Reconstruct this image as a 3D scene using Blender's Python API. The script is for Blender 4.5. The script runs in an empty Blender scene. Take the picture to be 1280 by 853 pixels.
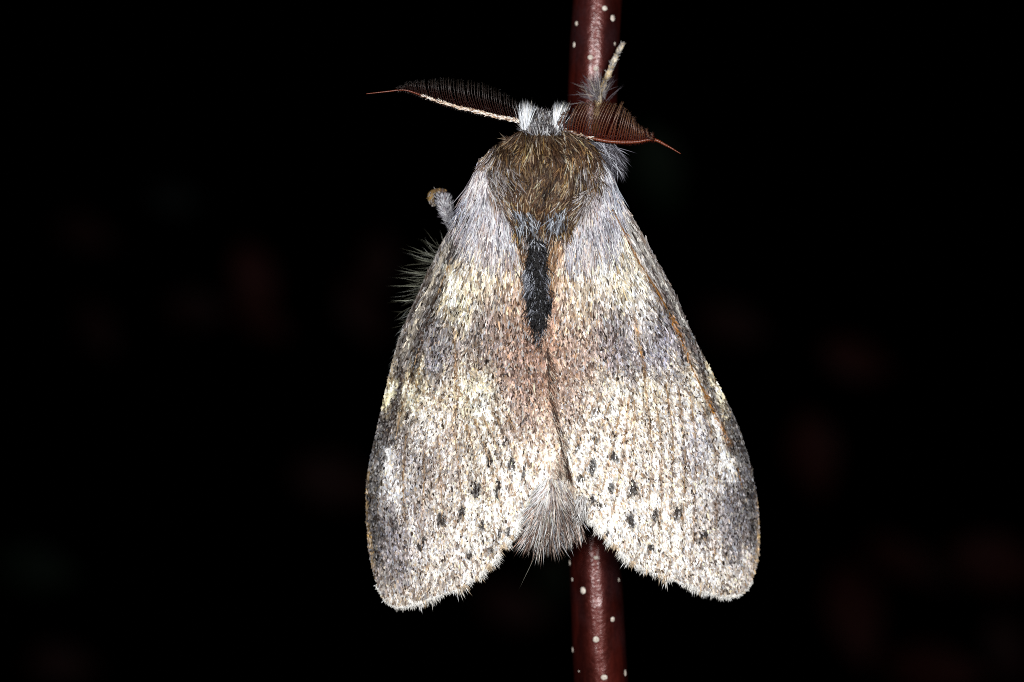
import bpy, math
import numpy as np
from mathutils.geometry import delaunay_2d_cdt
from mathutils import Vector

# ------------------------------------------------------------------ camera, light, exposure
MM = 0.001            # everything below is measured in millimetres, built in metres
D = 178.0             # lens to the plane of the wings
PPM = 20.0            # photo pixels per millimetre in that plane
sc = bpy.context.scene
cam = bpy.data.cameras.new('camera')
cam.lens = 36.0 * D / 64.0
cam.sensor_width = 36.0
cam.clip_start = 0.005
cam.clip_end = 10.0
cam.dof.use_dof = True
cam.dof.focus_distance = (D - 1.3) * MM
cam.dof.aperture_fstop = 27.0
camo = bpy.data.objects.new('camera', cam)
camo.location = (0, -D * MM, 0)
camo.rotation_euler = (math.radians(90), 0, 0)
sc.collection.objects.link(camo)
sc.camera = camo

w = bpy.data.worlds.new('World')
sc.world = w
w.use_nodes = True
w.node_tree.nodes['Background'].inputs[0].default_value = (0, 0, 0, 1)   # a night without ambient light
w.node_tree.nodes['Background'].inputs[1].default_value = 0.0

def flash(x, z, power, sx, sy):
    l = bpy.data.lights.new('flash', 'AREA')
    l.shape = 'RECTANGLE'; l.size = sx * MM; l.size_y = sy * MM
    l.energy = power; l.color = (1.0, 0.995, 0.99)
    o = bpy.data.objects.new('flash', l)
    o.location = (x * MM, -172 * MM, z * MM)
    o.rotation_euler = (Vector((0, 0, 0)) - o.location).to_track_quat('-Z', 'Y').to_euler()
    sc.collection.objects.link(o)
flash(-34, 10, 0.235, 30, 40)      # the twin heads of a macro flash beside the lens
flash(34, 10, 0.235, 30, 40)

sc.view_settings.view_transform = 'Standard'
sc.view_settings.look = 'None'
sc.view_settings.exposure = 0.0
sc.view_settings.gamma = 1.0
sc.view_settings.use_curve_mapping = False
sc.cycles.use_denoising = False
sc.cycles.filter_width = 0.95
sc.cycles.max_bounces = 6

# ------------------------------------------------------------------ helpers
rng = np.random.default_rng(7)

def P(px, py, h):
    """photo pixel + height towards the lens (mm) -> metres"""
    px = np.asarray(px, float); py = np.asarray(py, float); h = np.asarray(h, float)
    k = (D - h) / D
    return np.stack([(px - 640) / PPM * k, -h + 0 * px, (426.5 - py) / PPM * k], -1) * MM

def lin(c):
    c = np.asarray(c, float) / 255.0
    return np.where(c <= 0.04045, c / 12.92, ((c + 0.055) / 1.055) ** 2.4)

def mesh(name, V, F, mat, parent=None, col=None, smooth=True, kind=None, label=None):
    V = np.asarray(V, np.float32).reshape(-1, 3)
    me = bpy.data.meshes.new(name)
    me.vertices.add(len(V)); me.vertices.foreach_set('co', V.ravel())
    groups = [np.asarray(f, np.int32) for f in (F if isinstance(F, (list, tuple)) else [F]) if len(f)]
    tot = np.concatenate([np.full(len(g), g.shape[1], np.int32) for g in groups])
    idx = np.concatenate([g.ravel() for g in groups])
    me.loops.add(len(idx)); me.loops.foreach_set('vertex_index', idx)
    me.polygons.add(len(tot))
    st = np.zeros(len(tot), np.int32); st[1:] = np.cumsum(tot)[:-1]
    me.polygons.foreach_set('loop_start', st)
    me.polygons.foreach_set('use_smooth', np.full(len(tot), smooth))
    me.update(calc_edges=True)
    if col is not None:
        col = np.asarray(col, np.float32)
        c4 = np.ones((len(V), 4), np.float32); c4[:, :3] = col
        a = me.color_attributes.new('Col', 'FLOAT_COLOR', 'POINT')
        a.data.foreach_set('color', c4.ravel())
    me.materials.append(mat)
    o = bpy.data.objects.new(name, me)
    sc.collection.objects.link(o)
    if parent is not None: o.parent = parent
    if kind: o['kind'] = kind
    if label: o['label'] = label
    return o

def material(name, base=None, rough=0.5, spec=0.5, attr=False, trans=0.0, build=None):
    m = bpy.data.materials.new(name); m.use_nodes = True
    nt = m.node_tree; b = nt.nodes['Principled BSDF']
    b.inputs['Roughness'].default_value = rough
    b.inputs['Specular IOR Level'].default_value = spec
    if base is not None: b.inputs['Base Color'].default_value = (*base, 1)
    if attr:
        a = nt.nodes.new('ShaderNodeVertexColor'); a.layer_name = 'Col'
        nt.links.new(a.outputs['Color'], b.inputs['Base Color'])
        if trans > 0:
            t = nt.nodes.new('ShaderNodeBsdfTranslucent'); x = nt.nodes.new('ShaderNodeMixShader')
            x.inputs[0].default_value = trans
            nt.links.new(a.outputs['Color'], t.inputs['Color'])
            nt.links.new(b.outputs[0], x.inputs[1]); nt.links.new(t.outputs[0], x.inputs[2])
            nt.links.new(x.outputs[0], nt.nodes['Material Output'].inputs['Surface'])
    if build: build(nt, b)
    return m

def vnoise(x, y, seed=0):
    """smooth value noise, 0..1"""
    xi = np.floor(x).astype(np.int64); yi = np.floor(y).astype(np.int64)
    fx = x - xi; fy = y - yi
    fx = fx * fx * (3 - 2 * fx); fy = fy * fy * (3 - 2 * fy)
    def hsh(a, b):
        n = (a * 374761393 + b * 668265263 + seed * 1442695041) & 0x7fffffff
        n = ((n ^ (n >> 13)) * 1274126177) & 0x7fffffff
        return ((n ^ (n >> 16)) & 0xffff) / 65535.0
    a = hsh(xi, yi); b = hsh(xi + 1, yi); c = hsh(xi, yi + 1); d = hsh(xi + 1, yi + 1)
    return (a * (1 - fx) + b * fx) * (1 - fy) + (c * (1 - fx) + d * fx) * fy

def inside(poly, x, y):
    poly = np.asarray(poly, float); r = np.zeros(len(x), bool)
    j = len(poly) - 1
    for i in range(len(poly)):
        xi, yi = poly[i]; xj, yj = poly[j]
        c = ((yi > y) != (yj > y)) & (x < (xj - xi) * (y - yi) / (yj - yi + 1e-9) + xi)
        r ^= c; j = i
    return r

def scatter(poly, n):
    poly = np.asarray(poly, float); lo = poly.min(0); hi = poly.max(0)
    X = []; got = 0
    while got < n:
        q = rng.uniform(lo, hi, (n * 2, 2)); q = q[inside(poly, q[:, 0], q[:, 1])]
        X.append(q); got += len(q)
    return np.concatenate(X)[:n]

def polydist(line, x, y):
    """distance to a polyline, and the tangent of the nearest segment"""
    line = np.asarray(line, float); best = np.full(len(x), 1e9); T = np.zeros((len(x), 2)); S = np.zeros(len(x))
    for i in range(len(line) - 1):
        a, b = line[i], line[i + 1]; d = b - a; L = np.hypot(*d)
        t = np.clip(((x - a[0]) * d[0] + (y - a[1]) * d[1]) / L ** 2, 0, 1)
        dd = np.hypot(x - a[0] - t * d[0], y - a[1] - t * d[1])
        m = dd < best
        best[m] = dd[m]; T[m] = d / L; S[m] = (i + t[m]) / (len(line) - 1)
    return best, T, S

def resample(line, step):
    line = np.asarray(line, float)
    # Catmull-Rom through the points, then even steps
    pts = np.vstack([2 * line[0] - line[1], line, 2 * line[-1] - line[-2]])
    out = []
    for i in range(1, len(pts) - 2):
        t = np.linspace(0, 1, 24, endpoint=False)[:, None]
        a, b, c, d = pts[i - 1], pts[i], pts[i + 1], pts[i + 2]
        out.append(0.5 * (2 * b + (c - a) * t + (2 * a - 5 * b + 4 * c - d) * t ** 2 + (-a + 3 * b - 3 * c + d) * t ** 3))
    q = np.vstack(out + [line[-1:]])
    s = np.concatenate([[0], np.cumsum(np.linalg.norm(np.diff(q[:, :2], axis=0), axis=1))])
    n = max(2, int(s[-1] / step) + 1); u = np.linspace(0, s[-1], n)
    return np.stack([np.interp(u, s, q[:, k]) for k in range(q.shape[1])], -1)

def tube_arrays(C, R, n=8, jitter=0.0):
    """closed tube round the centres C (metres) with radii R (metres)"""
    C = np.asarray(C, float); R = np.broadcast_to(np.asarray(R, float), (len(C),))
    T = np.gradient(C, axis=0); T /= np.linalg.norm(T, axis=1)[:, None] + 1e-12
    ref = np.array([0.13, -1.0, 0.21]); ref /= np.linalg.norm(ref)
    U = np.cross(T, ref); U /= np.linalg.norm(U, axis=1)[:, None] + 1e-12
    W = np.cross(T, U)
    a = np.linspace(0, 2 * np.pi, n, endpoint=False)
    rr = R[:, None] * (1 + jitter * rng.normal(0, 1, (len(C), n)))
    V = C[:, None] + rr[..., None] * (np.cos(a)[None, :, None] * U[:, None] + np.sin(a)[None, :, None] * W[:, None])
    m = len(C); i = np.arange(m - 1)[:, None] * n; j = np.arange(n)[None]; j2 = (j + 1) % n
    F = np.stack([i + j, i + j2, i + n + j2, i + n + j], -1).reshape(-1, 4)
    V = V.reshape(-1, 3); k = len(V)
    V = np.vstack([V, C[:1], C[-1:]])
    jj = np.arange(n); c0 = np.stack([np.full(n, k), (jj + 1) % n, jj], -1)
    c1 = np.stack([np.full(n, k + 1), (m - 1) * n + jj, (m - 1) * n + (jj + 1) % n], -1)
    return V, F, np.vstack([c0, c1])

def strands(px, py, h, ang, length, width, lift, curl, col, tipcol=None, droop=0.9, segs=3, blunt=0.0, surf=None):
    """tapered three-sided hairs. px,py,h roots; ang direction in the photo plane (0 = right, 90 deg = down);
    length, width in photo pixels; lift in mm; curl in pixels sideways"""
    n = len(px); f = lambda v: np.broadcast_to(np.asarray(v, float), (n,))
    h, ang, length, width, lift, curl = map(f, (h, ang, length, width, lift, curl))
    t = np.linspace(0, 1, segs + 1)[None]
    dx, dy = np.cos(ang)[:, None], np.sin(ang)[:, None]
    L = length[:, None]
    X = px[:, None] + dx * L * t - dy * curl[:, None] * t ** 2
    Y = py[:, None] + dy * L * t + dx * curl[:, None] * t ** 2
    H = h[:, None] + lift[:, None] * (t - droop * t ** 2)
    if surf is not None:                                       # lie on a surface: h is then an offset above it
        H = H + surf(X.ravel(), Y.ravel()).reshape(X.shape)
    C = P(X, Y, H)                                             # n, segs+1, 3
    T = np.gradient(C, axis=1); T /= np.linalg.norm(T, axis=2, keepdims=True) + 1e-15
    ref = rng.normal(0, 1, (n, 1, 3)); U = np.cross(T, ref); U /= np.linalg.norm(U, axis=2, keepdims=True) + 1e-15
    W = np.cross(T, U)
    rad = (width[:, None] * 0.5 / PPM * MM) * np.maximum((1 - t) ** 0.6, blunt)
    rad[:, 0] *= 0.75
    a = np.array([0, 2.0944, 4.18879])
    V = C[:, :-1, None] + rad[:, :-1, None, None] * (np.cos(a)[None, None, :, None] * U[:, :-1, None] + np.sin(a)[None, None, :, None] * W[:, :-1, None])
    V = V.reshape(n, segs * 3, 3); V = np.concatenate([V, C[:, -1:]], 1)
    nv = segs * 3 + 1
    q = []
    for s in range(segs - 1):
        for k in range(3):
            q.append([s * 3 + k, s * 3 + (k + 1) % 3, s * 3 + 3 + (k + 1) % 3, s * 3 + 3 + k])
    tr = [[(segs - 1) * 3 + k, (segs - 1) * 3 + (k + 1) % 3, segs * 3] for k in range(3)]
    off = (np.arange(n) * nv)[:, None, None]
    Q = (off + np.array(q)[None]).reshape(-1, 4); Tt = (off + np.array(tr)[None]).reshape(-1, 3)
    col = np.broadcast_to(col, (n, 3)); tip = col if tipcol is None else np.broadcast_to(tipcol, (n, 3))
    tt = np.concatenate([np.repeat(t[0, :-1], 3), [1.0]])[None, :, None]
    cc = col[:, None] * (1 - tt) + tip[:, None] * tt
    return V.reshape(-1, 3), Q, Tt, cc.reshape(-1, 3)

class Hair:
    """collects strand sets into one mesh"""
    def __init__(self): self.V = []; self.Q = []; self.T = []; self.C = []; self.n = 0
    def add(self, *a, **k): self.raw(*strands(*a, **k))
    def raw(self, V, Q, T, C):
        self.V.append(V); self.C.append(C)
        if len(Q): self.Q.append(Q + self.n)
        if len(T): self.T.append(T + self.n)
        self.n += len(V)
    def build(self, name, mat, parent, kind='stuff', label=None):
        F = [np.concatenate(x) for x in (self.Q, self.T) if x]
        return mesh(name, np.concatenate(self.V), F, mat, parent, np.concatenate(self.C), True, kind, label)

def mixpick(cols, weights, n, jit=0.18):
    """one random colour of a palette (sRGB bytes) per strand, with brightness jitter, linear"""
    cols = lin(np.array(cols)); w_ = np.array(weights, float); w_ /= w_.sum()
    c = cols[rng.choice(len(cols), n, p=w_)]
    return np.clip(c * np.exp(rng.normal(0, jit, (n, 1))), 0, 0.92)

# ------------------------------------------------------------------ materials
M = {}
M['scale'] = material('wing_scale', rough=0.38, spec=0.55, attr=True, trans=0.08)
M['membrane'] = material('wing_membrane', rough=0.6, spec=0.3, attr=True)
M['fur'] = material('fur', rough=0.42, spec=0.32, attr=True, trans=0.10)
M['chitin'] = material('chitin', rough=0.35, spec=0.5, attr=True)
M['vein'] = material('vein', rough=0.4, spec=0.4, attr=True)

def skin_nodes(nt, b):
    tc = nt.nodes.new('ShaderNodeTexCoord'); n = nt.nodes.new('ShaderNodeTexNoise')
    n.inputs['Scale'].default_value = 1800; n.inputs['Detail'].default_value = 4
    r = nt.nodes.new('ShaderNodeValToRGB')
    r.color_ramp.elements[0].color = (0.010, 0.007, 0.005, 1); r.color_ramp.elements[1].color = (0.05, 0.035, 0.025, 1)
    nt.links.new(tc.outputs['Object'], n.inputs['Vector']); nt.links.new(n.outputs['Fac'], r.inputs[0])
    nt.links.new(r.outputs[0], b.inputs['Base Color'])
M['skin'] = material('body_skin', rough=0.6, spec=0.3, build=skin_nodes)

def bark_nodes(nt, b):
    N = nt.nodes.new; L = nt.links.new
    tc = N('ShaderNodeTexCoord')
    mp = N('ShaderNodeMapping'); mp.inputs['Scale'].default_value = (1, 1, 0.22); L(tc.outputs['Object'], mp.inputs[0])
    n1 = N('ShaderNodeTexNoise'); n1.inputs['Scale'].default_value = 900; n1.inputs['Detail'].default_value = 6; n1.inputs['Roughness'].default_value = 0.65
    L(mp.outputs[0], n1.inputs['Vector'])
    n2 = N('ShaderNodeTexNoise'); n2.inputs['Scale'].default_value = 330; n2.inputs['Detail'].default_value = 3
    L(tc.outputs['Object'], n2.inputs['Vector'])
    n3 = N('ShaderNodeTexNoise'); n3.inputs['Scale'].default_value = 4200; n3.inputs['Detail'].default_value = 3
    L(tc.outputs['Object'], n3.inputs['Vector'])
    r = N('ShaderNodeValToRGB'); e = r.color_ramp.elements
    e[0].position = 0.3; e[0].color = (0.003, 0.0010, 0.0010, 1)
    e[1].position = 0.72; e[1].color = (0.050, 0.0062, 0.0040, 1)
    m = e.new(0.5); m.color = (0.017, 0.0026, 0.0020, 1)
    L(n1.outputs['Fac'], r.inputs[0])
    # thin greyish bloom of wax in blotches
    r2 = N('ShaderNodeValToRGB'); r2.color_ramp.elements[0].position = 0.5; r2.color_ramp.elements[1].position = 0.75
    L(n2.outputs['Fac'], r2.inputs[0])
    ml = N('ShaderNodeMath'); ml.operation = 'MULTIPLY'; L(r2.outputs[0], ml.inputs[0]); L(n3.outputs['Fac'], ml.inputs[1])
    mx = N('ShaderNodeMix'); mx.data_type = 'RGBA'
    L(ml.outputs[0], mx.inputs[0]); L(r.outputs[0], mx.inputs[6]); mx.inputs[7].default_value = (0.020, 0.010, 0.012, 1)
    L(mx.outputs[2], b.inputs['Base Color'])
    ro = N('ShaderNodeMapRange'); ro.inputs[1].default_value = 0.3; ro.inputs[2].default_value = 0.7; ro.inputs[3].default_value = 0.34; ro.inputs[4].default_value = 0.50
    L(n3.outputs['Fac'], ro.inputs[0]); L(ro.outputs[0], b.inputs['Roughness'])
    sp = N('ShaderNodeMapRange'); sp.inputs[1].default_value = 0.35; sp.inputs[2].default_value = 0.65; sp.inputs[3].default_value = 0.03; sp.inputs[4].default_value = 1.0
    L(n1.outputs['Fac'], sp.inputs[0]); L(sp.outputs[0], b.inputs['Coat Weight'])
    b.inputs['Specular Tint'].default_value = (1.0, 0.20, 0.15, 1); b.inputs['Coat Roughness'].default_value = 0.21; b.inputs['Coat IOR'].default_value = 1.5
    ad = N('ShaderNodeMath'); ad.operation = 'ADD'; L(n1.outputs['Fac'], ad.inputs[0]); L(n3.outputs['Fac'], ad.inputs[1])
    bu = N('ShaderNodeBump'); bu.inputs['Strength'].default_value = 0.42; bu.inputs['Distance'].default_value = 0.00005
    L(ad.outputs[0], bu.inputs['Height']); L(bu.outputs[0], b.inputs['Normal']); L(bu.outputs[0], b.inputs['Coat Normal'])
M['bark'] = material('bark', rough=0.5, spec=0.42, build=bark_nodes)

def lent_nodes(nt, b):
    tc = nt.nodes.new('ShaderNodeTexCoord'); n = nt.nodes.new('ShaderNodeTexNoise'); n.inputs['Scale'].default_value = 6000
    r = nt.nodes.new('ShaderNodeValToRGB')
    r.color_ramp.elements[0].position = 0.3; r.color_ramp.elements[0].color = (0.22, 0.17, 0.13, 1)
    r.color_ramp.elements[1].position = 0.6; r.color_ramp.elements[1].color = (0.72, 0.66, 0.58, 1)
    oi = nt.nodes.new('ShaderNodeObjectInfo'); va = nt.nodes.new('ShaderNodeVectorMath'); va.operation = 'ADD'
    n.inputs['Scale'].default_value = 1.6; n.inputs['Detail'].default_value = 3
    sc_ = nt.nodes.new('ShaderNodeMath'); sc_.operation = 'MULTIPLY'; sc_.inputs[1].default_value = 40
    nt.links.new(oi.outputs['Random'], sc_.inputs[0])
    nt.links.new(tc.outputs['Object'], va.inputs[0]); nt.links.new(sc_.outputs[0], va.inputs[1])
    nt.links.new(va.outputs[0], n.inputs['Vector']); nt.links.new(n.outputs['Fac'], r.inputs[0]); nt.links.new(r.outputs[0], b.inputs['Base Color'])
M['lenticel'] = material('lenticel', rough=0.7, spec=0.3, build=lent_nodes)
M['leaf'] = material('background_leaf', rough=0.7, spec=0.2, attr=True, trans=0.2)

# ------------------------------------------------------------------ background: a few leaves far behind, out of focus
hb = Hair()
def leaf(px, py, L, ang, h, col, wide=0.5):
    n = 12; t = np.linspace(0, 1, n); wdt = L * wide * np.sin(np.pi * t ** 0.85) * 0.5 + 0.2
    c = P(px, py, h); a = math.radians(ang); d = np.array([math.cos(a), 0.25 * rng.normal(), -math.sin(a)]); s = np.array([math.sin(a), 0.35 * rng.normal(), math.cos(a)])
    V = []
    for k in range(n):
        for j in (-1, 0, 1):
            V.append(c + ((t[k] - 0.5) * L * d + j * wdt[k] * s + np.array([0, 0.12 * L * (abs(j) - 0.6) + 0.15 * L * (t[k] - 0.5) ** 2, 0])) * MM)
    Q = [[k * 3 + j, k * 3 + j + 1, k * 3 + j + 4, k * 3 + j + 3] for k in range(n - 1) for j in (0, 1)]
    hb.raw(np.array(V), np.array(Q), np.zeros((0, 3), int), np.tile(np.array(col), (len(V), 1)))
RED = (0.031, 0.0026, 0.0012); DRED = (0.016, 0.0015, 0.0009); GRN = (0.0012, 0.008, 0.0018)
for a in [(318, 350, 15, 70, -330, RED), (325, 395, 14, 40, -360, RED), (245, 388, 14, 5, -370, DRED), (455, 390, 16, 60, -380, DRED),
          (470, 330, 14, 100, -380, DRED), (420, 602, 20, 15, -360, DRED), (1018, 570, 17, 80, -330, RED), (1072, 450, 15, 20, -350, RED),
          (915, 405, 16, 20, -380, DRED), (1125, 700, 14, 30, -350, RED), (1070, 770, 20, 80, -340, RED), (1180, 712, 15, 10, -380, DRED),
          (1250, 705, 20, 15, -340, RED), (1170, 840, 18, 5, -330, RED), (1262, 815, 16, 70, -360, DRED), (105, 292, 14, 20, -380, DRED), (120, 412, 14, 60, -380, DRED),
          (822, 215, 19, 70, -350, GRN), (218, 246, 12, 10, -380, (0.0015, 0.004, 0.004)), (45, 712, 18, 10, -360, GRN), (78, 832, 15, 10, -360, DRED), (640, 760, 16, 20, -380, DRED), (690, 730, 14, 90, -370, (0.004, 0.006, 0.002))]:
    leaf(*a)
bg = hb.build('night_foliage', M['leaf'], None)
bg['label'] = 'dim red and green out of focus leaves in the dark behind the moth'; bg['category'] = 'foliage'

# ------------------------------------------------------------------ twig
TW = np.array([(748, -60, 31.5), (746.5, 0, 31), (743, 60, 31.5), (741, 120, 31), (739.5, 250, 31.5), (738.5, 400, 32), (739, 550, 32), (741.5, 650, 32), (745.5, 740, 33), (751, 850, 34), (756, 920, 34.5)])
HT = -6.2                                     # height of the twig's axis
def twig_axis(py):
    return np.interp(py, TW[:, 1], TW[:, 0]), np.interp(py, TW[:, 1], TW[:, 2])
q = resample(np.column_stack([TW[:, 0], TW[:, 1], TW[:, 2]]), 4.0)
ktw = (D - HT) / D
n_a = 48
C = P(640 + (q[:, 0] - 640), q[:, 1], np.full(len(q), HT))
aa = np.linspace(0, 2 * np.pi, n_a, endpoint=False)
rr = q[:, 2][:, None] / PPM * ktw
lump = 0.022 * (vnoise(q[:, 1][:, None] / 40 + 0 * aa[None], 3 + 2 * np.cos(aa)[None] + 0 * q[:, 1][:, None], 3) - 0.5) \
     + 0.012 * (vnoise(q[:, 1][:, None] / 12 + 0 * aa[None], 6 + 5 * np.cos(aa - 1)[None] + 0 * q[:, 1][:, None], 4) - 0.5)
rr = rr * (1 + lump)
V = C[:, None] + np.stack([rr * np.cos(aa), rr * np.sin(aa), 0 * rr], -1) * MM
m_ = len(q); i = np.arange(m_ - 1)[:, None] * n_a; j = np.arange(n_a)[None]; j2 = (j + 1) % n_a
F = np.stack([i + j, i + j2, i + n_a + j2, i + n_a + j], -1).reshape(-1, 4)
caps = [np.arange(n_a)[None, ::-1], (m_ - 1) * n_a + np.arange(n_a)[None]]
twig = mesh('twig', V.reshape(-1, 3), [F] + caps, M['bark'])
twig['label'] = 'upright dark reddish brown twig dotted with white specks, gripped by the moth'; twig['category'] = 'twig'

# pale lenticels: small domes seated on the bark
k1, k2 = 5, 12
ring = [(math.sin(math.pi / 2 * a / k1), math.cos(math.pi / 2 * a / k1)) for a in range(1, k1 + 1)]
dv = [(0, 0, 1.0)] + [(r * math.cos(2 * math.pi * b / k2) * (1 + 0.08 * math.sin(3 * b)), r * math.sin(2 * math.pi * b / k2), z) for r, z in ring for b in range(k2)]
df3 = [[0, 1 + b, 1 + (b + 1) % k2] for b in range(k2)]
df4 = [[1 + a * k2 + b, 1 + (a + 1) * k2 + b, 1 + (a + 1) * k2 + (b + 1) % k2, 1 + a * k2 + (b + 1) % k2] for a in range(k1 - 1) for b in range(k2)]
dome = None
for (lx, ly, lr, asp) in [(755, 14, 3.8, 0.9), (765, 25, 3.6, 1.4), (720, 32, 2.6, 1.3), (717, 58, 2.4, 1.6), (737, 75, 3.6, 0.9), (744, 89, 3.2, 1.0), (728, 80, 1.2, 1.0), (768, 57, 1.8, 1.5),
                          (744, 695, 3.4, 0.8), (712, 703, 2.8, 1.5), (715, 723, 2.1, 1.4), (728, 736, 4.2, 1.2), (765, 772, 3.4, 1.1), (744, 796, 4.2, 1.0), (716, 811, 3.0, 1.5),
                          (754, 843, 4.4, 0.85), (781, 839, 2.6, 1.9), (773, 724, 2.2, 1.4), (723, 837, 1.4, 1.0), (736, 762, 1.6, 0.7), (729, 600, 3.4, 1.0), (745, 500, 3.5, 1.2), (750, 300, 3.4, 1.0)]:
    ax, ar = twig_axis(ly); u = np.clip((lx - ax) / ar, -0.985, 0.985); th = math.asin(u)
    if dome is None:
        dome = mesh('lenticel', np.array(dv), [np.array(df4), np.array(df3)], M['lenticel'], twig); o = dome
    else:
        o = dome.copy(); sc.collection.objects.link(o); o.parent = twig
    c = P(ax, ly, HT); R_ = ar / PPM * ktw * MM
    nrm = Vector((math.sin(th), -math.cos(th), 0))
    o.location = Vector(c) + nrm * R_ * 0.985
    o.rotation_euler = (nrm.to_track_quat('Z', 'Y') @ Vector((0, 0, 1)).rotation_difference(Vector((rng.normal(0, .12), rng.normal(0, .12), 1)))).to_euler()
    s = lr / PPM * MM
    o.scale = (s, s * asp, s * 0.55)

# ------------------------------------------------------------------ the moth
root = bpy.data.objects.new('moth', None)
root.location = P(684, 430, -4.6); root.empty_display_size = 0.005
sc.collection.objects.link(root)
root['label'] = 'furry grey brown moth with speckled wings folded roof-like, resting head up on the twig'
root['category'] = 'moth'
rootinv = np.array(root.location)
_mesh0 = mesh
def mesh(name, V, F, mat, parent=None, *a, **k):      # parts are stored relative to the moth's base
    o_ = _mesh0(name, np.asarray(V, float).reshape(-1, 3) - rootinv, F, mat, parent, *a, **k)
    return o_

# body: one continuous surface from head to abdomen tip
BP = np.array([  # py, cx, half width px, centre height mm, half depth mm
    (139, 678, 3, 0.0, 0.2), (143, 678, 13, 0.1, 0.7), (149, 678, 20, 0.2, 1.1), (158, 678, 24, 0.3, 1.3), (166, 678, 30, 0.4, 1.6), (178, 679, 52, 0.4, 2.5),
    (195, 681, 68, 0.4, 3.2), (220, 682, 74, 0.3, 3.5), (255, 682, 72, 0.2, 3.5), (285, 680, 62, 0.0, 3.1), (310, 676, 50, -0.2, 2.6), (345, 674, 42, -0.3, 2.4),
    (400, 675, 40, -0.3, 2.4), (480, 680, 40, -0.3, 2.4), (560, 686, 38, -0.3, 2.3), (610, 688, 35, -0.2, 2.2), (645, 689, 27, -0.1, 1.7), (665, 689, 16, 0, 1.0), (674, 689, 3, 0, 0.2)], float)
qs = np.linspace(139, 674, 90)
bcx, bhw, bhc, bhd = [np.interp(qs, BP[:, 0], BP[:, k]) for k in (1, 2, 3, 4)]
aa = np.linspace(0, 2 * np.pi, 40, endpoint=False)
V = P(bcx[:, None] + bhw[:, None] * np.cos(aa), qs[:, None] + 0 * aa, bhc[:, None] + bhd[:, None] * np.sin(aa))
n_a = 40; m_ = 90; i = np.arange(m_ - 1)[:, None] * n_a; j = np.arange(n_a)[None]; j2 = (j + 1) % n_a
F = np.stack([i + j, i + n_a + j, i + n_a + j2, i + j2], -1).reshape(-1, 4)
mesh('body', V.reshape(-1, 3), [F, np.arange(n_a)[None], (m_ - 1) * n_a + np.arange(n_a)[None, ::-1]], M['skin'], root)
def body_h(x, y):
    cx, hw, hc, hd = [np.interp(y, BP[:, 0], BP[:, k]) for k in (1, 2, 3, 4)]
    u = np.clip((x - cx) / hw, -0.999, 0.999)
    return hc + hd * np.sqrt(1 - u * u)

# ---- wings
def wing_h(x, y):
    dx = np.abs(x - 684) / PPM
    ridge = np.interp(y, [200, 280, 340, 440, 560, 640, 760], [2.6, 2.9, 2.8, 2.9, 3.0, 2.7, 2.5])
    h = ridge - 0.27 * dx - 0.012 * dx * dx
    h += 0.16 * (vnoise(x / 45, y / 130, 11) - 0.5)
    return h

OUT = {
 'L': dict(costa=[(612, 196), (598, 205), (590, 228), (576, 258), (560, 290), (546, 318), (531, 350), (515, 385), (501, 418), (491, 452), (482, 490), (475, 520), (466, 560), (459, 600), (458, 640), (461, 685), (468, 720), (477, 741), (489, 754), (500, 757)],
           outer=[(500, 757), (520, 752), (545, 743), (568, 735), (588, 723), (608, 706), (619, 692), (630, 677), (642, 664), (649, 648), (658, 638), (668, 630)],
           inner=[(668, 630), (680, 610), (693, 588), (700, 562), (698, 545), (691, 525), (685, 500), (682, 470), (681, 445), (672, 428), (663, 400), (657, 365), (651, 330), (644, 300), (640, 260), (635, 215)]),
 'R': dict(costa=[(740, 205), (757, 220), (768, 236), (782, 258), (800, 289), (819, 323), (838, 357), (848, 378), (858, 402), (872, 432), (888, 462), (902, 490), (913, 512), (925, 540), (936, 575), (944, 610), (948, 645), (949, 680), (945, 708), (935, 732), (920, 743), (906, 744)],
           outer=[(906, 744), (885, 738), (860, 729), (830, 718), (806, 708), (786, 696), (771, 681), (758, 668), (747, 656), (737, 646), (727, 637)],
           inner=[(727, 637), (721, 622), (712, 600), (704, 570), (697, 545), (690, 515), (686, 480), (683, 448), (686, 425), (690, 395), (694, 360), (698, 325), (703, 295), (712, 250), (722, 215)])}
for s in OUT.values():
    for k in s: s[k] = resample(s[k], 5.0)
    s['poly'] = np.vstack([s['costa'][:-1], s['outer'][:-1], s['inner'][:-1]])
FLOW = {'L': ([(600, 190), (548, 318), (492, 455), (462, 600), (466, 760)], [(655, 250), (657, 330), (668, 430), (684, 530), (690, 640)]),
        'R': ([(758, 215), (800, 289), (858, 402), (920, 530), (950, 690)], [(712, 240), (700, 330), (692, 430), (694, 530), (730, 650)])}
def flow(side, x, y):
    a, b = FLOW[side]
    da, ta, _ = polydist(a, x, y); db, tb, _ = polydist(b, x, y)
    d = ta * db[:, None] + tb * da[:, None]
    return np.arctan2(d[:, 1], d[:, 0])

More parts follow.
